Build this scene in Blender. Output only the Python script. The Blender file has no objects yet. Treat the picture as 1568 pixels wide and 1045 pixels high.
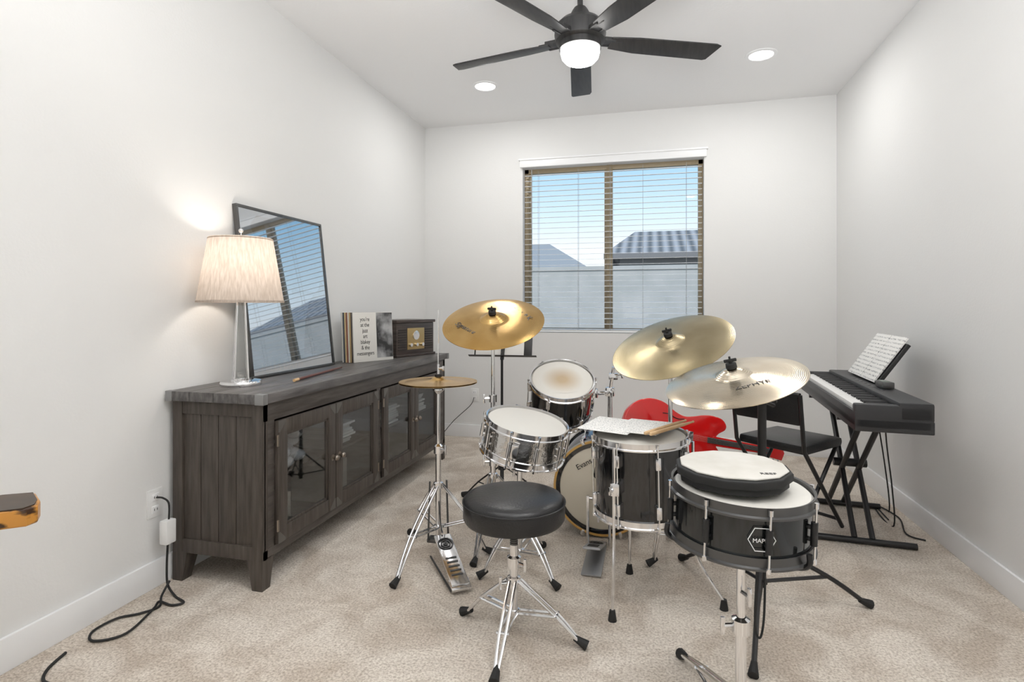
import bpy, bmesh, math, random
from mathutils import Vector, Matrix
random.seed(4)
def V(*a): return Vector(a)
I4 = Matrix.Identity(4)
scene = bpy.context.scene
scene.view_settings.view_transform = 'Standard'
coll = scene.collection

# ------------------------------------------------------------------ materials
def newmat(name):
    m = bpy.data.materials.new(name); m.use_nodes = True
    nt = m.node_tree; b = nt.nodes['Principled BSDF']
    return m, nt, b
def pbr(name, col, rough=0.5, metal=0.0, col2=None, nscale=5, stretch=(1,1,1), detail=4, bump=0, bscale=None, coat=0, lo=0.35, hi=0.65, spec=None):
    m, nt, b = newmat(name)
    b.inputs['Base Color'].default_value = (*col, 1)
    b.inputs['Roughness'].default_value = rough
    b.inputs['Metallic'].default_value = metal
    b.inputs['Coat Weight'].default_value = coat
    if spec is not None: b.inputs['Specular IOR Level'].default_value = spec
    if col2 or bump:
        tc = nt.nodes.new('ShaderNodeTexCoord'); mp = nt.nodes.new('ShaderNodeMapping')
        mp.inputs['Scale'].default_value = stretch
        nt.links.new(tc.outputs['Object'], mp.inputs['Vector'])
    if col2:
        n = nt.nodes.new('ShaderNodeTexNoise'); n.inputs['Scale'].default_value = nscale
        n.inputs['Detail'].default_value = detail
        nt.links.new(mp.outputs[0], n.inputs['Vector'])
        r = nt.nodes.new('ShaderNodeValToRGB')
        r.color_ramp.elements[0].position = lo; r.color_ramp.elements[1].position = hi
        r.color_ramp.elements[0].color = (*col, 1); r.color_ramp.elements[1].color = (*col2, 1)
        nt.links.new(n.outputs['Fac'], r.inputs['Fac'])
        nt.links.new(r.outputs['Color'], b.inputs['Base Color'])
    if bump:
        n2 = nt.nodes.new('ShaderNodeTexNoise'); n2.inputs['Scale'].default_value = bscale or nscale
        n2.inputs['Detail'].default_value = 3
        nt.links.new(mp.outputs[0], n2.inputs['Vector'])
        bp = nt.nodes.new('ShaderNodeBump'); bp.inputs['Strength'].default_value = bump
        bp.inputs['Distance'].default_value = 0.01
        nt.links.new(n2.outputs['Fac'], bp.inputs['Height'])
        nt.links.new(bp.outputs[0], b.inputs['Normal'])
    return m
def emis(name, col, s):
    m, nt, b = newmat(name)
    b.inputs['Base Color'].default_value = (*col, 1)
    b.inputs['Emission Color'].default_value = (*col, 1)
    b.inputs['Emission Strength'].default_value = s
    return m

M_wall = pbr('wall_paint', (.80,.80,.79), .8, bump=.06, bscale=90, spec=.25)
M_ceil = pbr('ceiling_paint', (.87,.87,.87), .8, bump=.08, bscale=60)
M_trim = pbr('trim_white', (.88,.885,.89), .4)
M_chrome = pbr('chrome', (.80,.80,.81), .13, 1)
M_steel = pbr('steel_shell', (.72,.71,.69), .16, 1, bump=.25, bscale=45)
M_dsteel = pbr('dark_steel', (.12,.12,.12), .3, .8)
M_blk = pbr('black_plastic', (.012,.012,.013), .38)
M_rub = pbr('rubber', (.015,.015,.015), .7)
M_vinyl = pbr('black_vinyl', (.013,.013,.014), .33, bump=.12, bscale=120)
M_lacq = pbr('black_lacquer', (.006,.006,.007), .08, coat=.6)
M_blue = pbr('dark_blue_lacquer', (.010,.020,.055), .1, coat=.6)
M_head = pbr('drum_head', (.70,.68,.63), .45)
M_white = pbr('white_plastic', (.85,.85,.84), .4)
M_red = pbr('red_gloss', (.72,.010,.010), .14, coat=.5)
M_paper = pbr('paper', (.85,.84,.81), .7)
M_tip = pbr('drumstick_wood', (.72,.50,.28), .45, col2=(.62,.40,.2), nscale=20)
M_orange = pbr('hoop_inlay_wood', (.62,.36,.1), .35)
M_cabside = pbr('weathered_wood_vertical', (.043,.034,.028), .5, col2=(.098,.081,.068), nscale=9, stretch=(7,7,.6), detail=8, bump=.25, bscale=12, lo=.3, hi=.75)
M_cabhor = pbr('weathered_wood', (.047,.039,.034), .48, col2=(.112,.097,.086), nscale=9, stretch=(1.2,.55,6), detail=8, bump=.35, bscale=12, lo=.3, hi=.75)
M_cabtop = pbr('weathered_top', (.062,.058,.057), .42, col2=(.17,.16,.155), nscale=9, stretch=(6,.5,3), detail=9, bump=.4, bscale=12, lo=.3, hi=.75)
M_bronze = pbr('bronze_frame', (.34,.27,.17), .45, .1)
M_slat = pbr('blind_slat', (.86,.88,.89), .45)
M_fan = pbr('fan_black', (.014,.014,.015), .45, col2=(.03,.029,.028), nscale=8, stretch=(8,1,1))
M_inside = pbr('interior_dark', (.055,.048,.042), .7)

# carpet
m, nt, b = newmat('carpet'); M_carpet = m
tc = nt.nodes.new('ShaderNodeTexCoord')
n1 = nt.nodes.new('ShaderNodeTexNoise'); n1.inputs['Scale'].default_value = 3.6; n1.inputs['Detail'].default_value = 8; n1.inputs['Roughness'].default_value=.68; n1.inputs['Distortion'].default_value=.8
n2 = nt.nodes.new('ShaderNodeTexNoise'); n2.inputs['Scale'].default_value = 115; n2.inputs['Detail'].default_value = 5; n2.inputs['Roughness'].default_value=.65
r1 = nt.nodes.new('ShaderNodeValToRGB'); r1.color_ramp.elements[0].position=.38; r1.color_ramp.elements[1].position=.60
r1.color_ramp.elements[0].color=(.68,.595,.505,1); r1.color_ramp.elements[1].color=(.92,.85,.76,1)
r2 = nt.nodes.new('ShaderNodeValToRGB'); r2.color_ramp.elements[0].position=.34; r2.color_ramp.elements[1].position=.58
r2.color_ramp.elements[0].color=(.48,.43,.38,1); r2.color_ramp.elements[1].color=(1,1,1,1)
mx = nt.nodes.new('ShaderNodeMixRGB'); mx.blend_type='MULTIPLY'; mx.inputs[0].default_value=.8
for n in (n1,n2): nt.links.new(tc.outputs['Object'], n.inputs['Vector'])
nt.links.new(n1.outputs['Fac'], r1.inputs['Fac']); nt.links.new(n2.outputs['Fac'], r2.inputs['Fac'])
nt.links.new(r1.outputs[0], mx.inputs[1]); nt.links.new(r2.outputs[0], mx.inputs[2]); nt.links.new(mx.outputs[0], b.inputs['Base Color'])
bp = nt.nodes.new('ShaderNodeBump'); bp.inputs['Strength'].default_value=.7; bp.inputs['Distance'].default_value=.010
nt.links.new(n2.outputs['Fac'], bp.inputs['Height']); nt.links.new(bp.outputs[0], b.inputs['Normal'])
b.inputs['Roughness'].default_value=.95; b.inputs['Specular IOR Level'].default_value=.1

def cymbal_mat(name, c1, c2, rough):
    m, nt, b = newmat(name)
    tc = nt.nodes.new('ShaderNodeTexCoord')
    w = nt.nodes.new('ShaderNodeTexWave'); w.wave_type='RINGS'; w.rings_direction='Z'; w.inputs['Scale'].default_value=55; w.inputs['Distortion'].default_value=.4
    n = nt.nodes.new('ShaderNodeTexNoise'); n.inputs['Scale'].default_value=6; n.inputs['Detail'].default_value=5
    nt.links.new(tc.outputs['Object'], w.inputs['Vector']); nt.links.new(tc.outputs['Object'], n.inputs['Vector'])
    r = nt.nodes.new('ShaderNodeValToRGB'); r.color_ramp.elements[0].position=.35; r.color_ramp.elements[1].position=.7
    r.color_ramp.elements[0].color=(*c1,1); r.color_ramp.elements[1].color=(*c2,1)
    nt.links.new(n.outputs['Fac'], r.inputs['Fac']); nt.links.new(r.outputs[0], b.inputs['Base Color'])
    bp = nt.nodes.new('ShaderNodeBump'); bp.inputs['Strength'].default_value=.15; bp.inputs['Distance'].default_value=.002
    nt.links.new(w.outputs['Fac'], bp.inputs['Height']); nt.links.new(bp.outputs[0], b.inputs['Normal'])
    tg = nt.nodes.new('ShaderNodeTangent'); tg.direction_type='RADIAL'; tg.axis='Z'
    nt.links.new(tg.outputs[0], b.inputs['Tangent'])
    b.inputs['Anisotropic'].default_value=.75
    b.inputs['Metallic'].default_value=1; b.inputs['Roughness'].default_value=rough
    return m
M_cyA = cymbal_mat('cymbal_gold', (.56,.34,.11), (.72,.48,.20), .20)
M_cyB = cymbal_mat('cymbal_aged', (.38,.31,.18), (.50,.42,.27), .24)
M_cyC = cymbal_mat('cymbal_bright', (.70,.59,.44), (.84,.76,.62), .15)

def glassmat(name, gl=.12, tint=(.9,.93,.95)):
    m = bpy.data.materials.new(name); m.use_nodes=True; nt=m.node_tree; nt.nodes.clear()
    o=nt.nodes.new('ShaderNodeOutputMaterial'); t=nt.nodes.new('ShaderNodeBsdfTransparent'); g=nt.nodes.new('ShaderNodeBsdfGlossy')
    t.inputs[0].default_value=(*tint,1); g.inputs['Roughness'].default_value=.02
    mxn=nt.nodes.new('ShaderNodeMixShader'); mxn.inputs[0].default_value=gl
    nt.links.new(t.outputs[0],mxn.inputs[1]); nt.links.new(g.outputs[0],mxn.inputs[2]); nt.links.new(mxn.outputs[0],o.inputs[0])
    return m
M_glass = glassmat('cabinet_glass', .12, (.82,.84,.85))
M_wglass = glassmat('window_glass', .003, (.98,.985,.99))
M_acryl = glassmat('lamp_acrylic', .25, (.80,.80,.78))
M_pglass = glassmat('poster_glass', .60, (.9,.95,1))

# shade
m = bpy.data.materials.new('linen_shade'); m.use_nodes=True; nt=m.node_tree; nt.nodes.clear(); M_shade=m
o=nt.nodes.new('ShaderNodeOutputMaterial'); t=nt.nodes.new('ShaderNodeBsdfTranslucent'); d=nt.nodes.new('ShaderNodeBsdfDiffuse')
tc=nt.nodes.new('ShaderNodeTexCoord'); mp=nt.nodes.new('ShaderNodeMapping'); mp.inputs['Scale'].default_value=(60,60,5)
n=nt.nodes.new('ShaderNodeTexNoise'); n.inputs['Scale'].default_value=2; r=nt.nodes.new('ShaderNodeValToRGB')
r.color_ramp.elements[0].position=.3; r.color_ramp.elements[1].position=.7
r.color_ramp.elements[0].color=(.50,.43,.37,1); r.color_ramp.elements[1].color=(.66,.59,.53,1)
nt.links.new(tc.outputs['Object'],mp.inputs[0]); nt.links.new(mp.outputs[0],n.inputs['Vector']); nt.links.new(n.outputs['Fac'],r.inputs[0])
nt.links.new(r.outputs[0],t.inputs[0]); nt.links.new(r.outputs[0],d.inputs[0])
mxn=nt.nodes.new('ShaderNodeMixShader'); mxn.inputs[0].default_value=.62
nt.links.new(t.outputs[0],mxn.inputs[1]); nt.links.new(d.outputs[0],mxn.inputs[2]); nt.links.new(mxn.outputs[0],o.inputs[0])

# printed music page
m, nt, b = newmat('sheet_music_print'); M_sheet=m
tc=nt.nodes.new('ShaderNodeTexCoord'); w=nt.nodes.new('ShaderNodeTexWave'); w.bands_direction='Y'; w.inputs['Scale'].default_value=14
n=nt.nodes.new('ShaderNodeTexNoise'); n.inputs['Scale'].default_value=150; n.inputs['Detail'].default_value=1
r=nt.nodes.new('ShaderNodeValToRGB'); r.color_ramp.elements[0].position=.62; r.color_ramp.elements[1].position=.72
r.color_ramp.elements[0].color=(0,0,0,1); r.color_ramp.elements[1].color=(1,1,1,1)
r2=nt.nodes.new('ShaderNodeValToRGB'); r2.color_ramp.elements[0].position=.42; r2.color_ramp.elements[1].position=.52
r2.color_ramp.elements[0].color=(.30,.30,.30,1); r2.color_ramp.elements[1].color=(.84,.83,.80,1)
mx=nt.nodes.new('ShaderNodeMixRGB'); mx.inputs[1].default_value=(.84,.83,.80,1)
nt.links.new(tc.outputs['Object'],w.inputs['Vector']); nt.links.new(tc.outputs['Object'],n.inputs['Vector'])
nt.links.new(w.outputs['Fac'],r.inputs[0]); nt.links.new(n.outputs['Fac'],r2.inputs[0])
nt.links.new(r.outputs[0],mx.inputs[0]); nt.links.new(r2.outputs[0],mx.inputs[2]); nt.links.new(mx.outputs[0], b.inputs['Base Color'])
b.inputs['Roughness'].default_value=.7

# ------------------------------------------------------------------ geometry helpers
def frame(o, n, xh=(1,0,0)):
    z=Vector(n).normalized(); x=Vector(xh); x=(x-z*x.dot(z)).normalized(); y=z.cross(x)
    M=Matrix((( x.x,y.x,z.x,o[0]),(x.y,y.y,z.y,o[1]),(x.z,y.z,z.z,o[2]),(0,0,0,1)))
    return M
def T(x,y,z): return Matrix.Translation((x,y,z))
def R(a,ax): return Matrix.Rotation(math.radians(a),4,ax)
def spline(pts, k=6):
    P=[Vector(p) for p in pts]
    if len(P)<3: return P
    out=[]
    for i in range(len(P)-1):
        p0=P[max(i-1,0)];p1=P[i];p2=P[i+1];p3=P[min(i+2,len(P)-1)]
        for j in range(k):
            t=j/k
            out.append(.5*((2*p1)+(p2-p0)*t+(2*p0-5*p1+4*p2-p3)*t*t+(3*p1-p0-3*p2+p3)*t**3))
    out.append(P[-1]); return out
class G:
    def __init__(s): s.v=[]; s.f=[]
    def add(s,vs,fs,M=I4):
        b=len(s.v); s.v+= [M@Vector(v) for v in vs]; s.f+=[[i+b for i in f] for f in fs]; return s
    def box(s,c,size,M=I4,bev=0):
        bm=bmesh.new(); bmesh.ops.create_cube(bm,size=1)
        for v in bm.verts: v.co=Vector((v.co.x*size[0],v.co.y*size[1],v.co.z*size[2]))
        if bev: bmesh.ops.bevel(bm,geom=bm.edges[:],offset=bev,segments=2,affect='EDGES',profile=.6)
        bm.verts.index_update()
        s.add([v.co+Vector(c) for v in bm.verts],[[v.index for v in f.verts] for f in bm.faces],M); bm.free(); return s
    def bx(s,x0,x1,y0,y1,z0,z1,bev=0,M=I4):
        return s.box(((x0+x1)/2,(y0+y1)/2,(z0+z1)/2),(abs(x1-x0),abs(y1-y0),abs(z1-z0)),M,bev)
    def cyl(s,a,b,r0,r1=None,seg=12,M=I4):
        a=Vector(a);b=Vector(b); r1=r0 if r1 is None else r1
        d=b-a; F=frame(a,d,(1,0,0) if abs(d.normalized().x)<.9 else (0,1,0)); L=d.length
        vs=[];n=seg
        for z,r in ((0,r0),(L,r1)):
            for i in range(n):
                an=2*math.pi*i/n; vs.append((r*math.cos(an),r*math.sin(an),z))
        fs=[[i,(i+1)%n,n+(i+1)%n,n+i] for i in range(n)]+[list(range(n))[::-1],list(range(n,2*n))]
        return s.add(vs,fs,M@F)
    def lathe(s,prof,M=I4,seg=48,closed=False):
        vs=[];fs=[];idx=[]
        for (r,z) in prof:
            if r<1e-6: idx.append([len(vs)]); vs.append((0,0,z))
            else:
                idx.append(list(range(len(vs),len(vs)+seg)))
                vs+=[(r*math.cos(2*math.pi*i/seg),r*math.sin(2*math.pi*i/seg),z) for i in range(seg)]
        pr=list(zip(idx,idx[1:]))
        if closed: pr.append((idx[-1],idx[0]))
        for A,B in pr:
            for i in range(seg):
                j=(i+1)%seg
                if len(A)==1 and len(B)==1: continue
                if len(A)==1: fs.append([A[0],B[i],B[j]])
                elif len(B)==1: fs.append([A[i],A[j],B[0]])
                else: fs.append([A[i],A[j],B[j],B[i]])
        return s.add(vs,fs,M)
    def tube(s,pts,r,seg=8,smooth=True,M=I4):
        P=spline(pts) if smooth else [Vector(p) for p in pts]
        vs=[];fs=[]; up=Vector((0,0,1))
        tn=(P[1]-P[0]).normalized(); 
        if abs(tn.dot(up))>.95: up=Vector((1,0,0))
        x=(up-tn*up.dot(tn)).normalized()
        for i,p in enumerate(P):
            if i==0: t=P[1]-P[0]
            elif i==len(P)-1: t=P[-1]-P[-2]
            else: t=P[i+1]-P[i-1]
            if t.length<1e-9: t=tn
            t=t.normalized(); x=(x-t*x.dot(t)).normalized(); y=t.cross(x)
            for k in range(seg):
                a=2*math.pi*k/seg; vs.append(p+x*r*math.cos(a)+y*r*math.sin(a))
        n=len(P)
        for i in range(n-1):
            for k in range(seg):
                fs.append([i*seg+k,i*seg+(k+1)%seg,(i+1)*seg+(k+1)%seg,(i+1)*seg+k])
        fs+= [list(range(seg))[::-1],list(range((n-1)*seg,n*seg))]
        return s.add(vs,fs,M)
    def prism(s,o2,z0,z1,M=I4,bev=0):
        bm=bmesh.new(); vs=[bm.verts.new((p[0],p[1],z0)) for p in o2]; f=bm.faces.new(vs)
        e=bmesh.ops.extrude_face_region(bm,geom=[f]); 
        for v in e['geom']:
            if isinstance(v,bmesh.types.BMVert): v.co.z=z1
        bmesh.ops.recalc_face_normals(bm,faces=bm.faces[:])
        if bev:
            ed=[e for e in bm.edges if abs(e.verts[0].co.z-e.verts[1].co.z)<1e-6]
            bmesh.ops.bevel(bm,geom=ed,offset=bev,segments=3,affect='EDGES',profile=.5)
        bm.verts.index_update(); bm.faces.ensure_lookup_table()
        s.add([v.co.copy() for v in bm.verts],[[v.index for v in f.verts] for f in bm.faces],M); bm.free(); return s
    def sph(s,c,r,sc=(1,1,1),M=I4,seg=16):
        pr=[(r*math.sin(math.pi*i/10),-r*math.cos(math.pi*i/10)) for i in range(11)]; pr[0]=(0,-r); pr[-1]=(0,r)
        return s.lathe(pr,M@T(*c)@Matrix.Diagonal((*sc,1)),seg)
    def out(s,P,name,mat,M=None,ang=35,solo=False):
        me=bpy.data.meshes.new(name); loc=P.location if P else Vector((0,0,0))
        if M is None: me.from_pydata([tuple(v-loc) for v in s.v],[],s.f)
        else: me.from_pydata([tuple(v) for v in s.v],[],s.f)
        bm=bmesh.new(); bm.from_mesh(me); bmesh.ops.recalc_face_normals(bm,faces=bm.faces[:]); bm.to_mesh(me); bm.free()
        me.shade_smooth(); me.set_sharp_from_angle(angle=math.radians(ang))
        me.materials.append(mat); me.update()
        ob=bpy.data.objects.new(name,me); coll.objects.link(ob)
        if P: ob.parent=P
        if M is not None: ob.matrix_local = Matrix.Translation(-loc)@M
        return ob
def E(name,loc):
    e=bpy.data.objects.new(name,None); e.location=loc; e.empty_display_size=.1; coll.objects.link(e); return e
def text(P,name,body,size,M,mat,ext=.0004,sx=1.0):
    cu=bpy.data.curves.new(name,'FONT'); cu.body=body; cu.size=size; cu.extrude=ext; cu.align_x='CENTER'; cu.align_y='CENTER'
    o=bpy.data.objects.new(name+'_c',cu); coll.objects.link(o)
    bpy.context.view_layer.update()
    me=bpy.data.meshes.new_from_object(o.evaluated_get(bpy.context.evaluated_depsgraph_get()))
    bpy.data.objects.remove(o,do_unlink=True)
    me.materials.clear(); me.materials.append(mat); me.name=name
    ob=bpy.data.objects.new(name,me); coll.objects.link(ob); ob.parent=P
    ob.matrix_local=Matrix.Translation(-P.location)@M@Matrix.Diagonal((sx,1,1,1)); return ob

# ------------------------------------------------------------------ room
XL,XR,YB,YF,H=-2.066,1.441,4.928,-1.0,2.894
G().bx(XL-.2,XR+.2,YF-.2,YB+.2,-.12,0).out(None,'floor',M_carpet)
G().bx(XL-.2,XR+.2,YF-.2,YB+.2,H,H+.12).out(None,'ceiling',M_ceil)
G().bx(XL-.15,XL,YF,YB,0,H).out(None,'wall_left',M_wall)
G().bx(XR,XR+.15,YF,YB,0,H).out(None,'wall_right',M_wall)
G().bx(XL-.15,XR+.15,YF-.15,YF,0,H).out(None,'wall_front',M_wall)
WX0,WX1,WZ0,WZ1=-1.12,.44,.975,2.465
g=G(); g.bx(XL-.15,WX0,YB,YB+.15,0,H); g.bx(WX1,XR+.15,YB,YB+.15,0,H)
g.bx(WX0,WX1,YB,YB+.15,0,WZ0); g.bx(WX0,WX1,YB,YB+.15,WZ1,H); g.out(None,'wall_back',M_wall)
bh=.115
G().bx(XL,XL+.014,YF,YB,0,bh,.003).out(None,'baseboard_left',M_trim)
G().bx(XR-.014,XR,YF,YB,0,bh,.003).out(None,'baseboard_right',M_trim)
G().bx(XL+.014,XR-.014,YB-.014,YB,0,bh,.003).out(None,'baseboard_back',M_trim)

# window
P=E('window_1',(-.34,YB+.1,WZ0))
g=G(); y0,y1=YB+.085,YB+.135; fw=.04
g.bx(WX0,WX0+fw,y0,y1,WZ0,WZ1,.003).bx(WX1-fw,WX1,y0,y1,WZ0,WZ1,.003).bx(WX0,WX1,y0,y1,WZ0,WZ0+fw,.003).bx(WX0,WX1,y0,y1,WZ1-fw,WZ1,.003)
g.bx(-.375,-.322,y0-.008,y1,WZ0,WZ1,.003)
g.bx(WX0+fw,WX0+fw+.02,y0+.015,y1,WZ0,WZ1).bx(-.395,-.372,y0+.015,y1,WZ0,WZ1)
g.out(P,'frame',M_bronze)
G().bx(WX0+.03,WX1-.03,y1-.02,y1-.016,WZ0+.02,WZ1-.02).out(P,'pane',M_wglass)
# blinds
P=E('window_blinds',(-.34,YB+.04,WZ1))
g=G(); yc=YB+.038
ns=30
for i in range(ns):
    zz=WZ1-.07-i*(WZ1-.07-WZ0-.03)/(ns-1)
    g.box((0,0,0),(WX1-WX0-.03,.046,.0028),T((WX0+WX1)/2,yc,zz)@R(5,'X'))
g.out(P,'slats',M_slat)
g=G()
for x in (WX0+.14,WX0+.5,-.34,WX1-.5,WX1-.14):
    for yy in (yc-.024,yc+.024): g.cyl((x,yy,WZ0+.02),(x,yy,WZ1-.03),.0012,seg=5)
g.cyl((WX0+.085,YB-.005,1.9),(WX0+.085,YB-.005,2.44),.004,seg=8)
g.out(P,'ladder_cords',pbr('cord_grey',(.35,.36,.36),.6))
G().bx(WX0-.02,WX1+.02,YB-.035,YB-.003,WZ1-.005,WZ1+.065,.005).bx(WX0-.03,WX1+.03,YB-.045,YB-.003,WZ1+.055,WZ1+.072,.004).out(P,'valance',M_trim)
G().bx(WX0+.01,WX1-.01,yc-.025,yc+.025,WZ0+.004,WZ0+.022,.003).out(P,'bottom_rail',M_slat)

# outlets
for nm,M in (('wall_outlet',frame((XL,1.955,.36),(1,0,0),(0,1,0))),('wall_outlet',frame((-1.574,YB,.39),(0,-1,0),(1,0,0)))):
    P=E(nm,M.translation)
    G().box((0,0,.003),(.075,.12,.006),I4,.002).out(P,'plate',M_white,M)
    g=G()
    for s in(-.026,.026): g.box((0,s,.007),(.035,.03,.003),I4,.001)
    g.out(P,'sockets',M_trim,M)
    g=G()
    for s in(-.026,.026):
        for q in (-.007,.007): g.box((q,s,.009),(.002,.01,.001))
    g.out(P,'slots',M_blk,M)

# recessed lights
def arealight(name,loc,rot,size,power,col,shape='DISK',spread=None):
    L=bpy.data.lights.new(name,'AREA'); L.shape=shape; L.size=size; L.energy=power; L.color=col
    if spread: L.spread=math.radians(spread)
    o=bpy.data.objects.new(name,L); o.location=loc; o.rotation_euler=rot; coll.objects.link(o); return o
M_lens=emis('led_lens',(1,.98,.95),6)
for i,(x,y,pw) in enumerate(((-1.224,4.093,8),(.723,4.03,8),(-1.224,1.2,4.5),(.6,1.2,11))):
    P=E('recessed_ceiling_light',(x,y,H))
    G().lathe([(.075,-.001),(.078,-.006),(.1,-.004),(.102,0)],T(x,y,H)).out(P,'trim_ring',M_trim)
    G().lathe([(0,-.0015),(.077,-.0015)],T(x,y,H)).out(P,'lens',M_lens)
    a=arealight('lamp',(0,0,-.01),(0,0,0),.15,pw,(1,.985,.96)); a.parent=P

# ceiling fan
fx,fy,fz=-.343,2.82,2.55
P=E('ceiling_fan',(fx,fy,H))
M=T(fx,fy,0)
G().lathe([(0,H-.001),(.07,H-.001),(.07,H-.03),(.03,H-.07),(.014,H-.075),(.014,2.72),(.03,2.715),(.04,2.70),(.06,2.66),(.10,2.645),(.125,2.62),(.13,2.58),(.125,2.545),(.105,2.535),(.105,2.505),(0,2.505)],M).out(P,'motor_housing',M_fan)
G().lathe([(0,2.428),(.04,2.431),(.075,2.443),(.092,2.462),(.098,2.485),(.098,2.506)],M).out(P,'light_dome',emis('opal_dome',(1,.98,.95),14))
g=G(); gb=G()
for k in range(5):
    a=96.4+72*k
    Mb=T(fx,fy,fz)@R(a,'Z')
    g.box((.15,0,.005),(.14,.045,.012),Mb,.004); g.box((.135,-.03,.006),(.09,.012,.02),Mb,.003); g.box((.135,.03,.006),(.09,.012,.02),Mb,.003)
    gb.prism([(.16,-.045),(.30,-.058),(.72,-.066),(.748,-.056),(.718,.054),(.70,.062),(.30,.058),(.16,.04)],-.004,.004,Mb@R(-12,'X'),.002)
g.out(P,'blade_irons',M_fan); gb.out(P,'blades',M_fan)

# ------------------------------------------------------------------ cabinet
xf,xb=-1.584,-2.04; ya,yb=2.03,4.17
P=E('media_console',(-1.8,3.1,0))
zt=.835
g=G()
for i in range(4):
    w=(.49)/4; x0=-2.052+i*w; g.bx(x0+.001,x0+w-.001,ya-.03,yb+.03,zt-.042,zt,.003)
g.bx(-2.05,-1.57,ya-.025,yb+.025,zt-.04,zt-.006); g.out(P,'top_planks',M_cabtop)
g=G()
for y in (ya-.032,yb+.002):
    g.bx(-1.6,-1.558,y,y+.03,zt-.044,zt+.001,.002); g.bx(-2.054,-2.02,y,y+.03,zt-.044,zt+.001,.002)
g.out(P,'corner_straps',pbr('strap_steel',(.3,.3,.3),.4,.7))
g=G()
g.bx(xb,xf,ya+.01,ya+.03,.125,.793)
g.bx(xb,xf,yb-.03,yb-.01,.125,.793)
g2=G()
for i in range(4):
    w=.36/4; x0=-1.99+i*w; g2.bx(x0+.0015,x0+w-.0015,ya+.004,ya+.014,.18,.74,.002)
g2.out(P,'side_planks',M_cabside)
for y0,y1 in ((ya-.006,ya+.02),(yb-.02,yb+.006)):
    g.bx(xb,xb+.05,y0,y1,.125,.793,.003); g.bx(xf-.05,xf,y0,y1,.125,.793,.003)
    g.bx(xb+.05,xf-.05,y0+.002,y1-.002,.735,.793,.002); g.bx(xb+.05,xf-.05,y0+.002,y1-.002,.125,.185,.002)
g.out(P,'side_frames',M_cabside)
g=G()
g.bx(xf-.02,xf,ya,yb,.712,.793,.002).bx(xf-.02,xf,ya,yb,.125,.165,.002)
for y0,y1 in ((ya,ya+.075),(3.04,3.09),(yb-.11,yb)): g.bx(xf-.021,xf-.001,y0,y1,.125,.793,.002)
g.bx(xf-.012,xf+.004,ya,yb,.785,.797,.002)
g.out(P,'face_frame',M_cabhor)
g=G(); g.bx(xb,xf-.02,ya+.01,yb-.01,.127,.15).bx(xb,xb+.012,ya+.01,yb-.01,.127,.79).bx(xb,xf-.06,ya+.02,yb-.02,.42,.436).bx(xb,xf-.02,3.055,3.075,.127,.79)
g.out(P,'carcass_interior',M_inside)
doors=[(2.108,2.565),(2.571,3.03),(3.10,3.557),(3.563,4.02)]
g=G(); gg=G(); gk=G(); gc=G(); gb=G()
for i,(a,b_) in enumerate(doors):
    x0,x1=xf-.004,xf+.016; z0,z1=.17,.705; fw=.062
    g.bx(x0,x1,a,a+fw,z0,z1,.003).bx(x0,x1,b_-fw,b_,z0,z1,.003).bx(x0,x1-.001,a+fw,b_-fw,z1-fw,z1,.003).bx(x0,x1-.001,a+fw,b_-fw,z0,z0+fw,.003)
    for (u0,u1,w0,w1) in ((a+fw,a+fw+.012,z0+fw,z1-fw),(b_-fw-.012,b_-fw,z0+fw,z1-fw),(a+fw,b_-fw,z0+fw,z0+fw+.012),(a+fw,b_-fw,z1-fw-.012,z1-fw)):
        gb.bx(x0,x1-.006,u0,u1,w0,w1,.002)
    gg.bx(xf+.002,xf+.005,a+fw,b_-fw,z0+fw,z1-fw)
    ky=b_-.028 if i%2==0 else a+.028
    gk.cyl((x1,ky,.435),(x1+.016,ky,.435),.006,seg=10); gk.sph((x1+.022,ky,.435),.015)
    gk.cyl((x1,ky,.435),(x1+.002,ky,.435),.016,seg=14)
    for yy in (a,b_):
        for z in (z0,z1):
            sy=1 if yy==a else -1; sz=1 if z==z0 else -1
            gc.add([(x1+.001,yy,z),(x1+.001,yy+sy*.05,z),(x1+.001,yy+sy*.05,z+sz*.012),(x1+.001,yy+sy*.012,z+sz*.05),(x1+.001,yy,z+sz*.05)],[[0,1,2,3,4]])
    hy=a if i%2==0 else b_
    for z in (.25,.62): gk.cyl((x1-.002,hy,z-.025),(x1-.002,hy,z+.025),.006,seg=8)
g.out(P,'door_frames',M_cabside); gb.out(P,'door_beading',M_cabside); gg.out(P,'door_glass',M_glass); gk.out(P,'knobs_and_hinges',pbr('aged_bronze',(.30,.26,.22),.3,.9)); gc.out(P,'door_corner_plates',pbr('plate_steel',(.16,.15,.14),.4,.6))
g=G()
for (lx,sx) in ((xb,1),(xf,-1)):
    for (ly,sy) in ((ya-.005,1),(yb+.005,-1)):
        t=.075; b0=.05
        A=[(lx,ly,.13),(lx+sx*t,ly,.13),(lx+sx*t,ly+sy*t,.13),(lx,ly+sy*t,.13)]
        B=[(lx,ly,0),(lx+sx*b0,ly,0),(lx+sx*b0,ly+sy*b0,0),(lx,ly+sy*b0,0)]
        g.add(A+B,[[0,1,2,3],[4,5,6,7],[0,1,5,4],[1,2,6,5],[2,3,7,6],[3,0,4,7]])
g.out(P,'feet',M_cabside)
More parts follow.
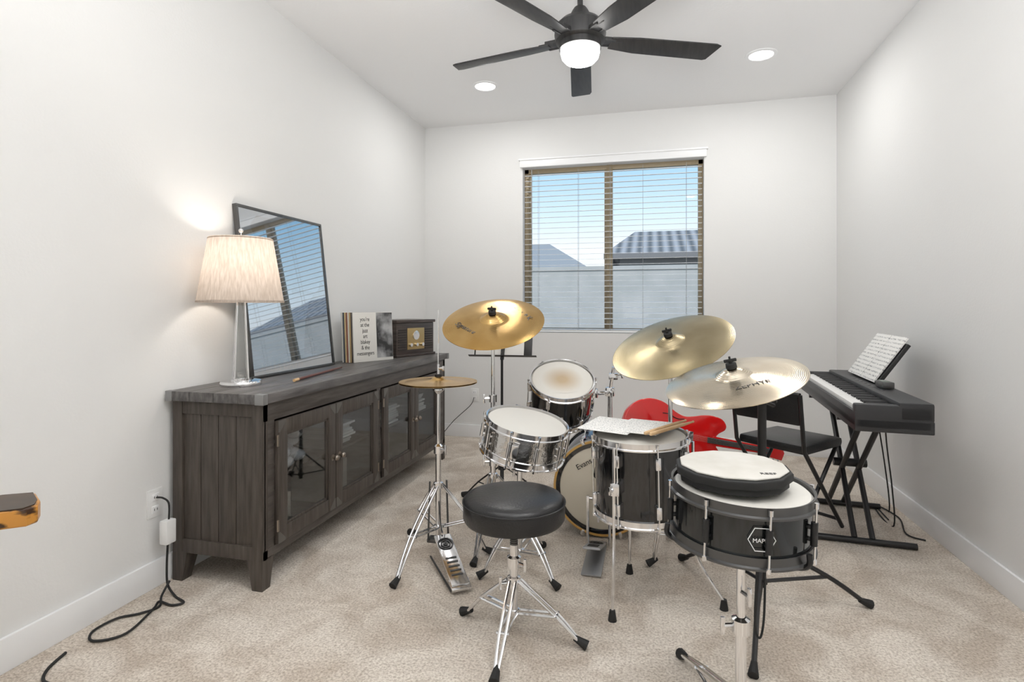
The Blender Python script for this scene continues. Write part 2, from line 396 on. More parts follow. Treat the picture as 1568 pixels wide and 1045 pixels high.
# contents
g=G()
for (y,h,w) in ((2.27,.17,.14),(2.75,.2,.2),(3.3,.22,.16),(3.75,.2,.2)):
    g.box((-1.78,y,.15+h/2),(.22,w,h),I4,.004)
g.out(P,'boxes_inside',pbr('cardboard',(.30,.27,.23),.7))
g=G()
for y0 in (2.62,3.2,3.66):
    for i in range(9): g.box((-1.76+random.uniform(-.02,.02),y0+.15,.437+.008+i*.013),(.2,.24+random.uniform(-.02,.02),.011),I4)
g.out(P,'paper_stacks_inside',pbr('paper_stack',(.7,.7,.68),.7))
g=G()
for i in range(16):
    g.sph((-1.72+random.uniform(-.05,.05),2.33+random.uniform(-.10,.10),.49+random.uniform(-.02,.10)),.042,(1,1,.7),seg=10)
g.out(P,'plastic_bag_inside',pbr('bag',(.6,.6,.62),.25))

# table lamp
lx,ly=-1.862,2.234
P=E('table_lamp',(lx,ly,zt)); M=T(lx,ly,zt)
G().lathe([(0,.0),(.088,.0),(.09,.006),(.09,.016),(.086,.022),(.03,.026),(.012,.03),(.012,.05),(0,.05)],M).out(P,'base',M_chrome)
G().lathe([(.042,.024),(.022,.40)],M,4).out(P,'column_acrylic',M_acryl,ang=10)
g=G()
for s in ((-1,0),(1,0),(0,1),(0,-1)): g.cyl((lx+s[0]*.042,ly+s[1]*.042,zt+.022),(lx+s[0]*.022,ly+s[1]*.022,zt+.40),.0035,seg=6)
g.lathe([(.03,.022),(.044,.024),(.044,.034),(.03,.036)],M); g.cyl((lx,ly,zt+.39),(lx,ly,zt+.46),.012); g.cyl((lx,ly,zt+.46),(lx,ly,zt+.72),.003,seg=6)
g.sph((lx,ly,zt+.725),.011); g.out(P,'column_rods_and_finial',M_chrome)
G().lathe([(.187,.39),(.139,.685)],M,64).out(P,'shade',M_shade)
G().lathe([(.188,.388),(.189,.392),(.187,.398)],M,64).lathe([(.139,.679),(.141,.684),(.138,.688)],M,64).out(P,'shade_trim',M_shade)
G().sph((lx,ly,zt+.53),.03,(1,1,1.3)).out(P,'bulb',emis('bulb',(1,.86,.68),3))
L=bpy.data.lights.new('bulb_light','POINT'); L.energy=4.8; L.color=(1,.92,.83); L.shadow_soft_size=.05
o=bpy.data.objects.new('bulb_light',L); coll.objects.link(o); o.parent=P; o.location=(0,0,.56)

# framed poster leaning on the wall
A=V(-1.945,2.41,zt+.002); top=V(-2.045,2.41,1.73); up=(top-A); Hh=up.length; n=V(up.z,0,-up.x).normalized()
M=frame(A,n,(0,1,0))
W=.755
P=E('framed_poster',A)
fw=.014
g=G(); g.bx(0,W,0,fw,-.018,.006,.001).bx(0,W,Hh-fw,Hh,-.018,.006,.001).bx(0,fw,fw,Hh-fw,-.018,.006,.001).bx(W-fw,W,fw,Hh-fw,-.018,.006,.001)
g.out(P,'frame',pbr('frame_metal',(.12,.12,.12),.25,.8),M)
mp_=pbr('poster_print',(.38,.60,.78),.5,col2=(.60,.78,.90),nscale=2.2)
G().bx(fw,W-fw,fw,Hh-fw,-.016,-.004).out(P,'print',mp_,M)
G().prism([(.46,.10),(.70,.06),(.735,.06),(.735,.50),(.70,.53),(.66,.47),(.63,.46),(.56,.40),(.50,.28)],-.004,-.0035,M).out(P,'print_figure',pbr('print_dark',(.03,.05,.09),.6))
G().prism([(.10,.80),(.14,.72),(.20,.70),(.24,.74),(.21,.82),(.30,.86),(.16,.865)],-.004,-.0035,M).prism([(.40,.44),(.62,.44),(.62,.46),(.40,.475)],-.004,-.0035,M).out(P,'print_figure_light',pbr('print_mid',(.10,.2,.3),.6))
text(P,'print_title','MILES DAVIS',.065,M@T(.26,.045,-.0032),M_white)
G().bx(fw,W-fw,fw,Hh-fw,-.001,0).out(P,'glazing',M_pglass,M)

# drumstick on console
def stick(P,a,b_,name='stick'):
    a=Vector(a);b_=Vector(b_);L=(b_-a).length
    G().lathe([(0,0),(.005,.001),(.0072,.006),(.0072,L*.72),(.0038,L*.96),(.0045,L*.975),(.005,L*.985),(.003,L),(0,L)],frame(a,b_-a,(1,0,0)),12).out(P,name,M_tip if name!='dark' else M_dstick)
M_dstick=pbr('dark_stick_wood',(.12,.04,.03),.4)
P=E('drumstick',(-1.72,2.6,zt+.010)); stick(P,(-1.68,2.38,zt+.0095),(-1.78,2.98,zt+.009),'dark')
G().cyl((-1.68,2.378,zt+.0096),(-1.686,2.42,zt+.0096),.0076).out(P,'light_tip',M_tip)

# vinyl records
P=E('vinyl_records',(-1.85,3.45,zt))
dr=V(.40,.917,0).normalized(); nn=V(dr.y,-dr.x,0)
cols=[(.75,.73,.68),(.10,.08,.07),(.55,.40,.2),(.8,.78,.7),(.3,.12,.08),(.7,.55,.3),(.08,.1,.12),(.75,.72,.66)]
base=V(-1.885,3.30,zt+.001)
for i,c in enumerate(cols):
    off=base-nn*(.0+.0115*i)-dr*(.004*i)
    lean=3
    Mr=frame(off,nn,dr)@R(-lean,'X')
    G().bx(0,.33,0,.33,-.0045,.0045,.001).out(P,'sleeve_%d'%i,pbr('sleeve%d'%i,c,.5),Mr)
    if i==0: M0=Mr
G().bx(.19,.328,.02,.328,.0046,.0050).out(P,'cover_photo',pbr('photo_grey',(.03,.03,.03),.4,col2=(.45,.45,.45),nscale=7,lo=.42,hi=.62),M0)
text(P,'cover_title','you\'re\nat the\njazz\nart\nblakey\n& the\nmessengers',.038,M0@T(.095,.17,.005),M_blk,sx=.8)

# retro radio
P=E('retro_radio',(-1.75,3.9,zt))
a=V(-1.775,3.70,zt+.001); dr=V(.30,.954,0).normalized(); n=V(dr.y,-dr.x,0); Mr=frame(a,n,dr)
woodr=pbr('radio_wood',(.045,.032,.028),.35,col2=(.085,.065,.055),nscale=6,stretch=(1,8,1))
g=G(); g.bx(0,.42,.015,.25,-.26,0,.006).bx(-.008,.428,.25,.272,-.268,.012,.004).bx(-.008,.428,.0,.018,-.268,.012,.004); g.out(P,'case',woodr,Mr)
G().bx(.115,.305,.05,.21,0,.004,.002).out(P,'dial_plate',pbr('brass_dial',(.50,.36,.17),.3,.8),Mr)
g=G(); g.lathe([(.034,.003),(.034,.008),(.028,.009),(0,.009)],T(.21,.155,0))
for x in (.145,.21,.275): g.lathe([(.014,.003),(.013,.020),(0,.020)],T(x,.085,0),20)
g.out(P,'knobs',M_chrome,Mr)
g=G()
for x0 in (.02,.315): 
    for i in range(9): g.bx(x0,x0+.085,.05+i*.018,.056+i*.018,0,.004)
g.out(P,'speaker_grille',pbr('grille',(.02,.015,.012),.6),Mr)

# ------------------------------------------------------------------ drum helpers
def drum(P,M,r,depth,shell,hoop,lugm,nl=8,head=M_head,pre='',rodm=M_chrome,hoopw=.007,rot=0):
    G().lathe([(r-.004,-.004),(r,-.008),(r,-depth+.008),(r-.004,-depth+.004),(r-.01,-depth),(0,-depth)],I4,64).out(P,pre+'shell',shell,M)
    G().lathe([(0,.0),(r-.006,.0),(r+.001,-.006),(r+.002,-.014)],I4,64).out(P,pre+'head',head,M)
    h=hoopw; g=G()
    for z0 in (-.020,-depth-.006):
        g.lathe([(r+.002,z0),(r+.003,z0+.020),(r+.001,z0+.027),(r+h,z0+.029),(r+h,z0+.008),(r+h+.006,z0+.005),(r+h+.006,z0)],I4,64,True)
    g.out(P,pre+'hoops',hoop,M)
    gl=G(); gr=G()
    for k in range(nl):
        a=rot+360*k/nl; Mk=R(a,'Z'); x=r+.012
        gr.cyl((x+.003,0,-.001),(x+.003,0,-depth+.002),.0028,seg=8,M=Mk); gr.cyl((x+.003,0,-.006),(x+.003,0,.008),.0055,seg=8,M=Mk); gr.cyl((x+.003,0,-depth-.008),(x+.003,0,-depth+.004),.0055,seg=8,M=Mk)
        if depth<.2:
            gl.cyl((x,0,-depth*.30),(x,0,-depth*.72),.0085,seg=12,M=Mk); gl.cyl((r-.002,0,-depth*.4),(x,0,-depth*.4),.006,seg=8,M=Mk); gl.cyl((r-.002,0,-depth*.62),(x,0,-depth*.62),.006,seg=8,M=Mk)
        else:
            for q in (.2,.8): gl.box((r+.009,0,-depth*q),(.022,.022,.05),Mk,.006)
    gl.out(P,pre+'lugs',lugm,M); gr.out(P,pre+'tension_rods',rodm,M)
def tripod(P,c,feet,zc,zl,mat=M_chrome,pole=None,r=.006,rub=M_rub,pre='',dbl=True):
    g=G(); gf=G(); cx,cy=c
    for (x,y) in feet:
        d=V(x-cx,y-cy,0); L=d.length; u=d.normalized(); s=V(-u.y,u.x,0)*(.011 if dbl else 0)
        for q in ((-1,1) if dbl else (0,)):
            a=V(cx,cy,zc)+u*.022+s*q; k=V(cx,cy,0)+u*L*.6+V(0,0,zc*.52)+s*q; e=V(x,y,.028)-u*.02+s*q*.5
            g.tube([a,k,e],r,8)
        m=V(cx,cy,0)+u*L*.62+V(0,0,zc*.50)
        for q in ((-1,1) if dbl else (0,)): g.cyl(V(cx,cy,zl)+u*.016+s*q*1.3,m+s*q*1.3,r*.8,seg=6)
        g.cyl(m-s*2 if dbl else m,m+s*2 if dbl else m+V(0,0,.005),.005,seg=6)
        gf.cyl(V(x,y,.014)+u*.012,V(x,y,.034)-u*.035,.018,.010,10)
    g.lathe([(.012,zc-.015),(.024,zc-.012),(.024,zc+.012),(.012,zc+.018)],T(cx,cy,0),16)
    g.lathe([(.012,zl-.01),(.02,zl-.008),(.02,zl+.008),(.012,zl+.01)],T(cx,cy,0),16)
    g.out(P,pre+'tripod_legs',mat); gf.out(P,pre+'rubber_feet',rub)
def wing(g,p,d,s=.03):
    p=Vector(p); d=Vector(d).normalized(); g.cyl(p,p+d*.025,.006,seg=8)
    F=frame(p+d*.028,d,(0,0,1)); g.box((0,0,0),(s*1.6,.008,.012),F,.003)
def cymbal(P,c,n,r,mat,pre='',xh=(1,0,0),bell=1.0):
    M=frame(c,n,xh); b=.062*bell
    top=[(.006,.030*bell),(b*.45,.027*bell),(b*.8,.016*bell),(b,.006),(b*1.15,.003),(r*.35,.001),(r*.5,-.003),(r*.65,-.006),(r*.8,-.011),(r*.92,-.0155),(r,-.020)]
    G().lathe(top+[(rr,z-.0022) for rr,z in reversed(top)],I4,96,True).out(P,pre+'cymbal',mat,M,ang=60)
    g=G(); g.lathe([(0,.075),(.004,.075),(.004,.06),(.007,.06),(.007,.05),(.019,.048),(.020,.032),(.012,.028)],M,20)
    g.box((0,0,.060),(.045,.008,.012),M,.003); g.out(P,pre+'felt_and_wing_nut',M_rub)
    return M

# ------------------------------------------------------------------ drum throne
cx,cy=-.485,1.99
P=E('drum_throne',(cx,cy,0))
M=T(cx,cy,0)
G().lathe([(0,.522),(.08,.521),(.15,.515),(.176,.507),(.184,.497),(.187,.485),(.187,.435),(.180,.423),(.165,.419),(0,.419)],M,64).out(P,'seat_cushion',M_vinyl)
G().tube([(cx+.1875*math.cos(a*math.pi/24),cy+.1875*math.sin(a*math.pi/24),.491) for a in range(49)],.003,6,False).out(P,'piping',M_vinyl)
g=G(); g.cyl((cx,cy,.07),(cx,cy,.33),.0155,seg=16); g.cyl((cx,cy,.25),(cx,cy,.40),.0125,seg=16); g.lathe([(.02,.385),(.05,.40),(.05,.42),(0,.42)],M,20)
g.lathe([(.016,.245),(.026,.248),(.026,.285),(.016,.29)],M,16); wing(g,(cx+.02,cy-.01,.265),(1,-.4,0)); wing(g,(cx-.02,cy-.01,.19),(-1,-.4,0)); g.out(P,'post',M_chrome)
g=G()
for i in range(14): g.lathe([(.0125,.295+i*.0075),(.0155,.2985+i*.0075),(.0125,.302+i*.0075)],M,16)
g.out(P,'thread',M_dsteel)
tripod(P,(cx,cy),[(-.70,2.06),(-.225,1.96),(-.48,1.71)],.20,.085,r=.0062)

# ------------------------------------------------------------------ snare drum with stand
P=E('snare_drum',(-.533,2.44,0))
n=V(.20,-.10,.97); C=V(-.533,2.44,.688); Ms=frame(C,n)
drum(P,Ms,.180,.145,M_steel,M_chrome,M_chrome,10,rot=10)
g=G(); bc=C-n.normalized()*.20
for k in range(3):
    a=math.radians(30+120*k); e=Ms@V(.193*math.cos(a),.193*math.sin(a),-.15); e2=Ms@V(.2*math.cos(a),.2*math.sin(a),-.12)
    g.tube([bc,(bc+e)/2-V(0,0,.012),e,e2],.006,8)
g.sph(bc,.022); g.cyl(bc,(bc.x,bc.y,.42),.012); g.cyl((bc.x,bc.y,.44),(bc.x,bc.y,.10),.0125,seg=14); g.cyl((bc.x,bc.y,.36),(bc.x,bc.y,.40),.02); wing(g,(bc.x,bc.y-.02,.38),(.3,-1,0)); wing(g,(bc.x,bc.y-.02,.47),(-.7,-1,0))
g.out(P,'stand_post_and_basket',M_chrome)
tripod(P,(bc.x,bc.y),[(-.729,2.357),(-.385,2.34),(-.52,2.73)],.25,.10,r=.006,pre='stand_')
g=G(); g.box((.0,-.193,-.07),(.03,.018,.06),Ms,.004).box((-.19,.0,-.07),(.018,.03,.06),Ms,.004); g.out(P,'strainer',M_chrome)

# ------------------------------------------------------------------ hi-hat
cx,cy=-.995,2.535
P=E('hi_hat_stand',(cx,cy,0))
prof=[(.005,.020),(.022,.018),(.034,.008),(.040,.004),(.10,0),(.188,-.009)]
for nm,MM in (('top_cymbal',T(cx,cy,.846)),('bottom_cymbal',T(cx,cy,.832)@R(180,'X'))):
    G().lathe(prof+[(r_,z-.0015) for r_,z in reversed(prof)],I4,80,True).out(P,nm,M_cyA,MM,ang=60)
g=G(); g.cyl((cx,cy,.06),(cx,cy,.52),.0135,seg=14); g.cyl((cx,cy,.50),(cx,cy,.80),.010,seg=12); g.cyl((cx,cy,.75),(cx,cy,1.19),.0032,seg=8)
g.lathe([(.012,.49),(.022,.495),(.022,.53),(.012,.54)],T(cx,cy,0),16); wing(g,(cx+.015,cy-.01,.515),(1,-.3,0)); g.cyl((cx,cy,.86),(cx,cy,.925),.007); wing(g,(cx,cy,.905),(1,-.2,0),.015)
g.lathe([(.008,.78),(.028,.80),(.028,.808),(0,.808)],T(cx,cy,0),20)
g.out(P,'post_and_clutch',M_chrome)
g=G(); g.lathe([(.006,.862),(.017,.862),(.017,.876),(.006,.878)],T(cx,cy,0),16); g.lathe([(.006,.808),(.02,.808),(.018,.818),(0,.818)],T(cx,cy,0),16); g.out(P,'felts',M_rub)
tripod(P,(cx,cy),[(-1.06,2.19),(-.755,2.60),(-1.22,2.72)],.34,.14,r=.0058)
# pedal
a=V(-.955,2.47,.135); b_=V(-.765,2.215,.028); d=b_-a; Mp=frame((a+b_)/2,d.cross(V(0,0,1)).cross(d),d)
if (Mp@V(0,0,1)-Mp.translation).z<0: Mp=Mp@R(180,'X')
G().box((0,0,0),(d.length*.92,.078,.010),Mp,.004).box((.145,0,-.008),(.06,.085,.014),Mp,.003).out(P,'footboard',M_chrome)
g=G()
for r0,r1 in ((.036,.030),(.024,.018),(.011,.004)): g.lathe([(r0,.006),(r0,.009),(r1,.009),(r1,.006)],Mp@T(-.09,0,0),28)
for i in range(5): g.box((.0+.025*i,0,.006),(.008,.05,.003),Mp)
g.out(P,'footboard_grip',M_blk)
g=G(); g.tube([(cx,cy,.30),(-.97,2.50,.17),(-.945,2.46,.142)],.004,6)
for s in (-1,1): g.cyl(V(cx,cy,.08)+V(.04*s,.03*s,0),V(cx,cy,.36)+V(.035*s,.02*s,0),.005,seg=8); g.cyl(V(-.96+.04*s,2.48+.03*s,.03),(-.775+.03*s,2.22+.022*s,.014),.005,seg=6)
g.box((cx,cy,.075),(.10,.05,.02),R(0,'Z'),.004); g.out(P,'pedal_linkage',M_dsteel)

# ------------------------------------------------------------------ left crash (straight stand)
c=V(-.779,2.743,1.140)
P=E('crash_cymbal',(c.x,c.y,0))
Mc=cymbal(P,c,(.03,-.47,.88),.262,M_cyA)
text(P,'logo','S P A R K',.05,Mc@T(.13,.075,-.006)@R(-40,'Z')@R(3,'X'),M_blk,sx=.8)
text(P,'logo_signature','Signature',.045,Mc@T(-.12,-.09,-.004)@R(-35,'Z'),M_dsteel,sx=.9)
g=G(); g.cyl(c-V(0,0,.02),(c.x,c.y,1.04),.006); g.cyl((c.x,c.y,1.06),(c.x,c.y,.72),.0095,seg=12); g.cyl((c.x,c.y,.75),(c.x,c.y,.40),.012,seg=12); g.cyl((c.x,c.y,.43),(c.x,c.y,.12),.0145,seg=12)
for z in (.735,.41,1.05): g.lathe([(.01,z-.02),(.02,z-.018),(.02,z+.018),(.01,z+.02)],T(c.x,c.y,0),14); wing(g,(c.x-.015,c.y-.01,z),(-1,-.3,0))
g.out(P,'stand_post',M_chrome)
tripod(P,(c.x,c.y),[(-.95,2.97),(-.79,2.46),(-.58,2.92)],.34,.14,r=.006,pre='stand_')

# ------------------------------------------------------------------ middle ride
c=V(.092,2.706,1.040)
P=E('ride_cymbal',(c.x,c.y,0))
Mc=cymbal(P,c,(-.28,-.40,.87),.285,M_cyB)
g=G(); g.cyl(c-V(0,0,.02),(c.x,c.y,.90),.006); g.cyl((c.x,c.y,.93),(c.x,c.y,.60),.0095,seg=12); g.cyl((c.x,c.y,.62),(c.x,c.y,.12),.0135,seg=12)
for z in (.92,.61): g.lathe([(.01,z-.02),(.02,z-.018),(.02,z+.018),(.01,z+.02)],T(c.x,c.y,0),14); wing(g,(c.x+.015,c.y-.01,z),(1,-.3,0))
g.out(P,'stand_post',M_chrome)
tripod(P,(c.x,c.y),[(.33,2.80),(.10,3.0),(.0,2.66)],.30,.14,r=.006,pre='stand_')

# ------------------------------------------------------------------ right crash on black boom stand
c=V(.298,2.19,.948); bx_,by_=.429,2.373
P=E('crash_cymbal',(bx_,by_,0))
Mc=cymbal(P,c,(-.22,-.21,.95),.250,M_cyC)
text(P,'logo','ZEPHYR',.036,Mc@T(.05,-.11,-.002)@R(12,'Z'),M_dsteel,sx=1)
g=G(); g.cyl((bx_,by_,.10),(bx_,by_,.56),.0155,seg=14); g.cyl((bx_,by_,.54),(bx_,by_,.85),.0165,seg=14)
for z in (.85,.56): g.box((bx_,by_,z),(.045,.045,.05),I4,.008); wing(g,(bx_+.02,by_,z),(1,-.2,0))
nn=V(-.22,-.24,.94).normalized()
g.cyl((bx_+.06,by_+.09,.80),c-nn*.05,.008,seg=10); g.cyl(c-nn*.055,c-nn*.0,.009,seg=10); g.cyl(c-nn*.012,c-nn*.004,.018,seg=14)
g.out(P,'boom_stand',M_blk)
tripod(P,(bx_,by_),[(.844,2.50),(.149,2.75),(.325,1.94)],.26,.12,mat=M_blk,r=.009,pre='stand_',dbl=False)

# ------------------------------------------------------------------ bass drum with rack tom and kick pedal
P=E('bass_drum',(-.25,3.1,0))
rB=.238; cB=V(-.245,2.93,rB+.022)
ax=V(.05,-1,0).normalized(); Mb=frame(cB,ax,(1,0,0)); dB=.40
G().lathe([(rB-.004,-.004),(rB,-.01),(rB,-dB+.01),(rB-.01,-dB),(0,-dB)],I4,72).out(P,'shell',M_blue,Mb)
G().lathe([(0,.004),(rB-.03,.004),(rB-.022,.002)],I4,72).out(P,'head',pbr('coated_head',(.66,.60,.49),.5),Mb)
g=G()
for z0 in (-.035,-dB-.012): g.lathe([(rB+.001,z0),(rB-.006,z0+.045),(rB+.011,z0+.045),(rB+.012,z0)],I4,72,True)
g.lathe([(rB-.022,.002),(rB-.022,.006),(rB-.004,.006),(rB-.004,.002)],I4,72,True)
g.out(P,'hoops',M_lacq,Mb)
g=G(); g.lathe([(rB-.004,.006),(rB+.000,.0105),(rB+.006,.0115),(rB+.0115,.0108),(rB+.0122,.004),(rB-.002,.004)],I4,72,True); g.out(P,'hoop_inlay',M_orange,Mb)
g=G(); gl=G()
for k in range(8):
    Mk=R(22.5+45*k,'Z'); g.cyl((rB+.018,0,.012),(rB+.018,0,-dB-.01),.003,seg=8,M=Mk); g.box((rB+.016,0,.008),(.03,.018,.012),Mk,.003)
    gl.box((rB+.012,0,-.10),(.022,.022,.05),Mk,.006); gl.box((rB+.012,0,-dB+.1),(.022,.022,.05),Mk,.006)
g.out(P,'claws_and_rods',M_chrome,Mb); gl.out(P,'lugs',M_chrome,Mb)
text(P,'head_logo','Evans',.04,Mb@T(-.09,.12,.006)@R(30,'Z'),M_blk)
g=G()
for s in (-1,1):
    a=cB+V(s*.20,.30,-.05); e=V(cB.x+s*.34,3.12,.012); g.cyl(a,e,.007); g.cyl(e+V(0,0,.01),e-V(0,0,.012),.012)
g.out(P,'spurs',M_chrome)
# rack tom
P2=E('rack_tom',(-.443,2.88,.6))
n=V(.14,-.50,.86).normalized(); Ct=V(-.443,2.88,.825); Mt=frame(Ct,n)
drum(P2,Mt,.161,.215,M_lacq,M_chrome,M_chrome,6,rot=15)
m,nt,b=newmat('worn_head')
tc=nt.nodes.new('ShaderNodeTexCoord'); gr_=nt.nodes.new('ShaderNodeTexGradient'); gr_.gradient_type='SPHERICAL'; mp=nt.nodes.new('ShaderNodeMapping'); mp.inputs['Scale'].default_value=(9,9,9)
r=nt.nodes.new('ShaderNodeValToRGB'); r.color_ramp.elements[0].color=(.70,.68,.63,1); r.color_ramp.elements[1].color=(.50,.38,.24,1); r.color_ramp.elements[1].position=.8
nt.links.new(tc.outputs['Object'],mp.inputs[0]); nt.links.new(mp.outputs[0],gr_.inputs[0]); nt.links.new(gr_.outputs['Fac'],r.inputs[0]); nt.links.new(r.outputs[0],b.inputs['Base Color']); b.inputs['Roughness'].default_value=.45
G().lathe([(0,.0008),(.112,.0008)],I4,48).out(P2,'worn_patch',m,Mt)
g=G(); tm=Mt@V(.165,.06,-.11)
mt=V(-.21,3.05,.5)
g.tube([tm,tm+V(.05,.02,.0),(mt.x,mt.y,.74)],.011,10); g.cyl((mt.x,mt.y,.76),(mt.x,mt.y,.505),.0125,seg=14); g.box(tm,(.05,.04,.05),I4,.008); g.box((mt.x,mt.y,.745),(.05,.045,.05),I4,.01)
g.lathe([(.04,.498),(.035,.515),(.018,.52),(.018,.56)],T(mt.x,mt.y,0),20); wing(g,(mt.x,mt.y-.02,.745),(.5,-1,0)); wing(g,(mt.x+.02,mt.y,.55),(1,-.3,0))
g.cyl((mt.x,mt.y,.74),(mt.x+.02,mt.y-.02,.88),.009,seg=10); g.box((mt.x+.02,mt.y-.02,.83),(.05,.04,.035),I4,.008); wing(g,(mt.x+.04,mt.y-.03,.84),(1,-.5,.3))
g.out(P2,'tom_mount',M_chrome)
# kick pedal
P3=E('kick_pedal',(-.25,2.66,0))
a=V(-.25,2.80,.115); b_=V(-.256,2.52,.028); d=b_-a; Mp=frame((a+b_)/2,V(0,.3,1),d)
G().box((0,0,0),(d.length*.95,.08,.010),Mp,.004).bx(-.30,-.21,2.49,2.86,.004,.012,.002).out(P3,'footboard',pbr('pedal_grey',(.42,.43,.45),.4,.7))
g=G()
for r0,r1 in ((.034,.028),(.022,.016)): g.lathe([(r0,.006),(r0,.009),(r1,.009),(r1,.006)],Mp@T(-.05,0,0),28)
for i in range(4): g.box((.03+.022*i,0,.006),(.007,.05,.003),Mp)
g.out(P3,'grip',M_blk)
g=G()
for s in (-1,1): g.box((-.25+s*.055,2.83,.13),(.014,.03,.24),I4,.003)
g.cyl((-.31,2.83,.235),(-.19,2.83,.235),.008); g.cyl((-.25,2.83,.235),(-.25,2.81,.36),.004); g.cyl((-.25,2.80,.13),(-.25,2.80,.235),.006)
g.out(P3,'frame',M_chrome)
G().cyl((-.25,2.79,.365),(-.25,2.865,.375),.022,.025,20).out(P3,'beater',M_rub)

# ------------------------------------------------------------------ floor tom
c=V(-.04,2.36,.675)
P=E('floor_tom',(c.x,c.y,0)); Mf=frame(c,(-.02,-.03,1))
drum(P,Mf,.186,.315,M_lacq,M_chrome,M_chrome,8,rot=20)
g=G(); gf=G()
for (fx_,fy_) in ((-.14,2.165),(.285,2.35),(-.09,2.57)):
    d=V(fx_-c.x,fy_-c.y,0); u=d.normalized(); p=V(c.x,c.y,0)+u*.208
    fl=V(fx_,fy_,.0)
    g.tube([p+V(0,0,.66),p+V(0,0,.5),p+V(0,0,.30),p*.8+fl*.2+V(0,0,.18),fl+V(0,0,.03)],.006,8)
    g.box((p.x-u.x*.008,p.y-u.y*.008,.50),(.035,.035,.05),I4,.006); wing(g,p+V(0,0,.50),u,.02)
    gf.cyl(fl+V(0,0,.0),fl+V(0,0,.04),.017,.011,10)
g.out(P,'legs',M_chrome); gf.out(P,'rubber_feet',M_rub)
# sheets on the floor tom
P=E('sheet_music',(c.x-.05,c.y,.69))
G().box((0,0,0),(.21,.28,.001),I4).out(P,'page_1',M_sheet,T(c.x-.115,c.y+.03,.703)@R(-14,'Z')@R(1.5,'Y'))
G().box((0,0,0),(.21,.28,.001),I4).out(P,'page_2',M_sheet,T(c.x+.01,c.y+.03,.703)@R(-20,'Z')@R(-1,'Y'))
P=E('drumsticks_pair',(.03,2.3,.70)); stick(P,(-.02,2.20,.716),(.15,2.50,.716),'stick_1'); stick(P,(.0,2.19,.716),(.18,2.48,.716),'stick_2')

# ------------------------------------------------------------------ black snare with practice pad (front right)
P=E('black_snare_drum',(.235,1.585,0))
c=V(.235,1.59,.725); Mk_=frame(c,(.03,-.03,1))
smoke=pbr('smoky_lacquer',(.025,.028,.03),.09,coat=.7,metal=.6)
drum(P,Mk_,.172,.135,smoke,M_dsteel,M_blk,8,rot=12)
text(P,'badge_text','MAPLE',.014,frame(c+V(.02,-.1765,-.075),(.08,-1,0),(1,.08,0)),M_white)
G().lathe([(.030,0),(.032,0),(.032,.001),(.030,.001)],frame(c+V(.02,-.1765,-.072),(.08,-1,0),(1,.08,0)),6).out(P,'badge_ring',M_white)
g=G(); bc=c-V(0,0,.19)
for k in range(3):
    a=math.radians(75+120*k); e=Mk_@V(.185*math.cos(a),.185*math.sin(a),-.14); e2=Mk_@V(.193*math.cos(a),.193*math.sin(a),-.105)
    g.tube([bc,(bc+e)/2-V(0,0,.006),e,e2],.007,8)
g.out(P,'stand_basket',M_blk)
g=G(); g.sph(bc,.024); g.cyl(bc,(bc.x,bc.y,.30),.011,seg=14); g.cyl((bc.x,bc.y,.36),(bc.x,bc.y,.09),.0145,seg=14); g.lathe([(.013,.33),(.024,.335),(.024,.37),(.013,.375)],T(bc.x,bc.y,0),16)
wing(g,(bc.x-.02,bc.y,.35),(-1,-.3,0)); wing(g,(bc.x,bc.y-.02,.45),(.6,-1,0)); g.out(P,'stand_post',M_chrome)
tripod(P,(bc.x,bc.y),[(.105,1.98),(-.03,1.28),(.62,1.50)],.15,.07,r=.0065,pre='stand_')
# pad
P=E('practice_pad',(c.x-.012,c.y-.005,c.z)); Mpd=T(c.x-.020,c.y+.01,c.z+.009)
o12=lambda r:[(r*math.cos(math.radians(15+30*k)),r*math.sin(math.radians(15+30*k))) for k in range(12)]
G().prism(o12(.138),.0,.018,Mpd,.003).prism(o12(.148),.018,.040,Mpd,.004).out(P,'base',M_rub)
G().prism(o12(.138),.040,.046,Mpd,.003).out(P,'rubber_surface',pbr('pad_white',(.55,.53,.48),.6,col2=(.63,.61,.57),nscale=12))
text(P,'logo','REEF',.02,Mpd@T(.075,-.08,.0465)@R(10,'Z'),M_blk)
# hanging cable on the boom stand
P=E('hanging_cable',(.40,2.1,.3))
G().tube([(.35,2.0,.52),(.345,1.99,.35),(.335,1.97,.16),(.35,1.965,.12),(.365,1.98,.2),(.37,2.0,.40),(.365,2.01,.52)],.004,6).out(P,'cable',M_rub)

# ------------------------------------------------------------------ music stand
c=V(-.88,3.30,0)
P=E('music_stand',c)
n=V(.1,-.95,.38).normalized(); Md=frame((c.x,c.y+.02,.90),n,(1,.1,0))
G().box((0,.13,0),(.36,.27,.003),Md,.001).box((0,-.005,.02),(.42,.004,.03),Md,.001).out(P,'desk',M_blk)
G().box((-.02,.14,.006),(.30,.27,.001),Md).out(P,'pages',M_paper)
g=G(); g.cyl((c.x,c.y+.03,.96),(c.x,c.y,.88),.012); g.cyl((c.x,c.y,.90),(c.x,c.y,.50),.008); g.cyl((c.x,c.y,.54),(c.x,c.y,.05),.012); g.out(P,'post',M_blk)
tripod(P,(c.x,c.y),[(c.x+.2,c.y+.18),(c.x-.26,c.y+.05),(c.x+.05,c.y-.2)],.22,.08,mat=M_blk,r=.005,dbl=False)

